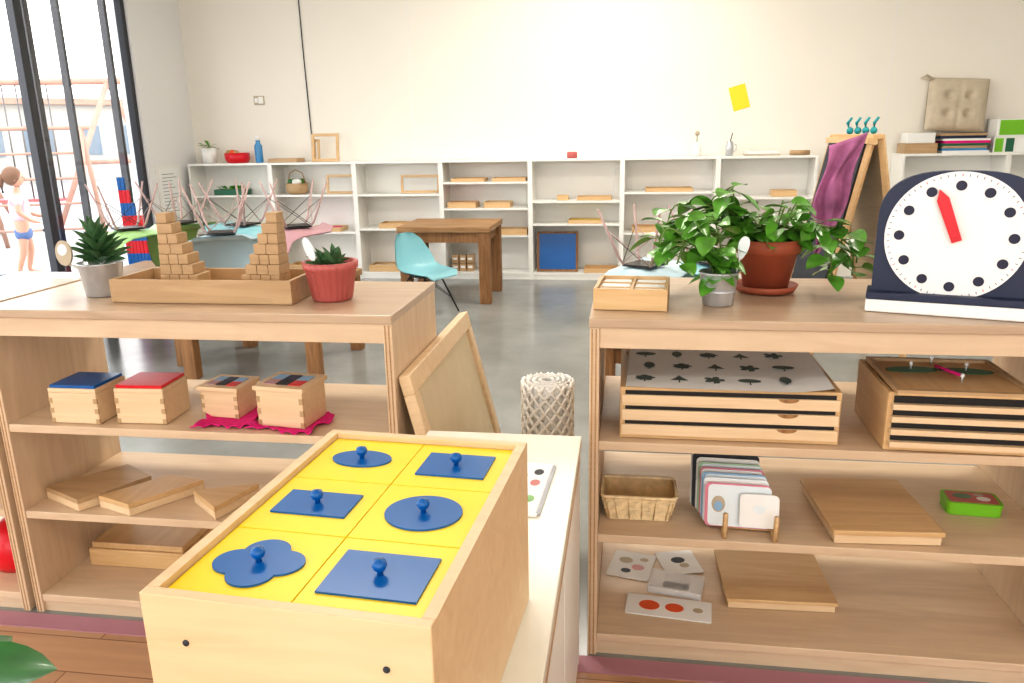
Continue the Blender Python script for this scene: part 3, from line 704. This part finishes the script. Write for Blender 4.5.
for k,m in enumerate(cc):
    y=-.06+k*.015;h=.1+.006*k;x=-.02-.004*k
    M=Matrix.Translation((x+(.045 if k<1 else 0),y,.008))@Euler((-.22+pi/2,0,0)).to_matrix().to_4x4()
    w2=.05 if k==0 else .085 if k<7 else .09
    w2*=.9
    b.prism([(p[0],p[1]+h/2) for p in rr(w2,h/2 if k else .04,.012)],0,.002,m,M)
    if 0<k<7:b.prism([(p[0]+.004*(k%2),p[1]+h/2-.001) for p in rr(w2-.003,h/2-.003,.011)],.002,.003,tag if k%2 else paper,M)
    if k==1:b.prism(ell(.016,.020,16,-.045,.055),.003,.0036,tagb,M).prism(ell(.010,.012,16,-.045,.05),.0036,.0042,edgeb,M)
    if k==0:b.prism(ell(.014,.010,16,0,.055),.002,.0026,tag,M)
b.done()
b=B('flat_lidded_box',(.60,1.865,zS),(0,0,.06));b.box((-.12,-.14,0),(.12,.14,.022),beech_l,.003).box((-.125,-.145,.023),(.125,.145,.036),beech,.003);b.done()
b=B('green_tin',(.865,1.93,zS),(0,0,-.08));b.prism(rr(.062,.036,.012),0,.024,greenp);b.prism(rr(.064,.038,.013),.02,.033,greenp).prism(rr(.056,.031,.008),.033,.0338,rosepot).prism(ell(.022,.014,16,-.02,.004),.0338,.0343,leafd).prism(ell(.016,.012,16,.026,-.006),.0338,.0343,paper).prism(ell(.012,.007,16,.02,.016),.0338,.0343,tagb);b.done()
zT=.0615
b=B('flat_board_box',(.41,1.975,zT),(0,0,.03));b.box((-.135,-.12,0),(.135,.12,.02),beech_l,.002).box((-.14,-.125,.0205),(.14,.125,.03),beech,.002);b.done()
def card(name,x,y,w,d,rz,pr,m=paper):
    b=B(name,(x,y,zT),(0,0,rz));b.prism(rr(w,d,.006),0,.003,m)
    for px,py,r,m in pr:b.prism([(px+r*math.cos(t),py+r*.8*math.sin(t)) for t in [q*pi/8 for q in range(16)]],.003,.0036,m)
    b.done()
card('picture_card',.03,2.03,.06,.07,-.2,[(-.02,.02,.02,tagb),(.02,-.01,.018,rosepot),(-.01,-.035,.014,slate),(.03,.035,.012,tagb)])
card('picture_card',.165,2.06,.055,.06,.25,[(0,.01,.02,slate),(.01,-.02,.014,tagb)])
card('orange_shape_card',.125,1.83,.11,.045,-.1,[(-.05,0,.027,orange),(.015,0,.024,orange),(.075,0,.013,tagb)],paper)
b=B('clear_card_case',(.15,1.93,zT),(0,0,-.2));b.prism(rr(.072,.045,.006),0,.02,clear);b.prism(rr(.064,.037,.004),.002,.006,paper);b.prism(rr(.035,.014,.004),.006,.007,slate);b.done()
# ------- white low cabinet + inset cabinet
b=B('low_white_cabinet',(-.275,.98,0));w=.18;d=.69
b.box((-w,-d,.575),(w,d,.6),cream,.002)
b.box((-w,-d+.018,0),(-w+.02,d-.018,.575),cream).box((-w,d-.018,0),(w-.004,d,.575),cream).box((-w,-d,0),(w-.004,-d+.018,.575),cream)
b.box((w-.02,-d+.018,0),(w-.006,d-.018,.04),cream)
for k in range(3):
    y0=-d+.024+k*.447;b.box((w-.022,y0,.05),(w-.002,y0+.435,.55),white_w,.002)
b.box((w-.003,-.66,.552),(w-.001,.66,.572),ply_edge)
b.done()
rz=-math.atan2(.03,.43)
b=B('geometric_inset_cabinet',(-.2975,.81,.601),(0,0,rz));w,d,h=.148,.218,.249;t=.013
b.open_box(w,d,h,t,cabw,.012,.0015)
for x,z in((-w+.045,h-.05),(w-.045,h-.05)):b.lathe([(.0,0),(.0035,0),(.0035,.001)],slate,M=Matrix.Translation((x,-d-.0002,z))@Matrix.Rotation(pi/2,4,'X'),seg=12)
b.done()
b=B('geometric_insets',(-.2975,.81,.601),(0,0,rz));zi=h-.014
b.box((-w+t+.0005,-d+t+.0005,zi-.01),(w-t-.0005,d-t-.0005,zi-.0005),beech_l)
cw=(2*(w-t-.0005))/2;cd=(2*(d-t-.0005))/3
def quat(a):
    a=(a+pi/4)%(pi/2)-pi/4;dd,R_=.022,.0235
    return dd*math.cos(a)+math.sqrt(max(0,R_*R_-(dd*math.sin(a))**2))
shapes={(0,0):'flower',(1,0):('r',.052,.040),(0,1):('r',.047,.029),(1,1):('e',.046,.042),(0,2):('e',.042,.026),(1,2):('r',.046,.035)}
for (i,j),s in shapes.items():
    a_=-w+t+.0005+cw*(i+.5);c_=-d+t+.0005+cd*(j+.5)
    b.box((a_-cw/2+.0005,c_-cd/2+.0005,zi),(a_+cw/2-.0005,c_+cd/2-.0005,zi+.006),yellow,.0008)
    if s=='flower':poly=[(a_+quat(a)*math.cos(a+.12)*1.08,c_+quat(a)*math.sin(a+.12)) for a in [q*pi/48 for q in range(96)]]
    elif s[0]=='e':poly=ell(s[1],s[2],48,a_,c_)
    else:poly=[(a_-s[1],c_-s[2]),(a_+s[1],c_-s[2]),(a_+s[1],c_+s[2]),(a_-s[1],c_+s[2])]
    b.prism(poly,zi+.0055,zi+.0085,blue)
    b.lathe([(.0035,0),(.003,.004),(.006,.006),(.008,.0105),(.0065,.015),(.0001,.017)],blue,(a_,c_,zi+.0085),seg=24)
b.done()
b=B('spiral_notebook',(-.222,1.385,.6012),(0,0,-.05));b.box((-.08,-.115,0),(.075,.115,.004),paper,.001)
for k in range(22):
    y=-.105+k*.0098;b.lathe([(.004,-.001),(.005,0),(.004,.001)],metal,M=Matrix.Translation((.076,y,.003))@Matrix.Rotation(pi/2,4,'X'),seg=10)
for k,(x,y,m) in enumerate([(.05,.07,slate),(.02,.05,leafm),(.05,.02,rosepot),(.02,-.02,slate),(.05,-.05,leafm),(-.03,0,orange)]):b.prism(ell(.01,.014,12,x,y),.004,.0045,m)
b.done()
# ------- foreground floor plant (bottom-left)
b=B('floor_houseplant',(-.905,.68,0));b.lathe([(.10,0),(.13,.25),(.14,.26),(.125,.26)],whitecer);b.lathe([(.0001,.24),(.125,.24)],soil)
for ex,ey,z,ax,ay,L in[(.08,.01,.635,.8,.45,.135),(.01,.05,.60,.25,1,.13),(.05,.03,.60,.6,.7,.13),(-.05,.06,.56,-.6,.8,.15),(.08,-.06,.54,.9,-.5,.15),(-.1,-.05,.54,-1,-.4,.16),(0,-.1,.52,0,-1,.15),(.0,.0,.62,-.3,.2,.14)]:
    b.tube([(0,0,.24),(ex*.4,ey*.4,z*.75),(ex,ey,z)],.004,stemm,6);b.leaf((ex,ey,z),(ax,ay,.1),L,.12,leafd,cup=.15,droop=.2,roll=False)
b.done()
# ------- added fill lamps under the unseen ceiling, no such fixtures known
for i,(x,y,e) in enumerate([(-1.5,-.9,17),(1.8,-.9,20),(-1.2,3.2,38),(2.0,3.2,38),(-.2,5.6,46)]):
    b=B('added_fill_panel',(x,y,ZC-.06));b.box((-.62,-.32,.01),(.62,.32,.06),white_w,.005);b.done()
    l=bpy.data.lights.new('added_fill_light','AREA');l.shape='RECTANGLE';l.size=1.2;l.size_y=.6;l.energy=e;l.color=(1,.93,.83)
    o=bpy.data.objects.new('added_fill_light',l);scene.collection.objects.link(o);o.location=(x,y,ZC-.062)
# ------- world
w=bpy.data.worlds.new('World');scene.world=w;w.use_nodes=True
bg=w.node_tree.nodes['Background'];nt=w.node_tree
tc=nt.nodes.new('ShaderNodeTexCoord');sp=nt.nodes.new('ShaderNodeSeparateXYZ');r=nt.nodes.new('ShaderNodeValToRGB')
nt.links.new(tc.outputs['Generated'],sp.inputs[0]);nt.links.new(sp.outputs['Z'],r.inputs[0])
r.color_ramp.elements[0].position=0;r.color_ramp.elements[0].color=(1,.975,.93,1);r.color_ramp.elements[1].position=.8;r.color_ramp.elements[1].color=(.82,.90,1,1)
nt.links.new(r.outputs[0],bg.inputs[0]);bg.inputs[1].default_value=3.7
# ------- camera
f,p,rl,yw=778,.26,-.019,.150
F=Vector((-math.sin(yw)*math.cos(p),math.cos(yw)*math.cos(p),-math.sin(p)));R=Vector((math.cos(yw),math.sin(yw),0));U=R.cross(F)
c,s=math.cos(rl),math.sin(rl);R,U=c*R+s*U,c*U-s*R
cam=bpy.data.cameras.new('camera');co=bpy.data.objects.new('camera',cam);scene.collection.objects.link(co)
M=Matrix((R,U,-F)).transposed().to_4x4();M.translation=(0,0,1.27);co.matrix_world=M
cam.sensor_width=36;cam.lens=f/1024*36;cam.clip_start=.02;scene.camera=co
scene.view_settings.view_transform='Standard';scene.view_settings.exposure=.17
try:scene.view_settings.look='Medium High Contrast'
except Exception:pass
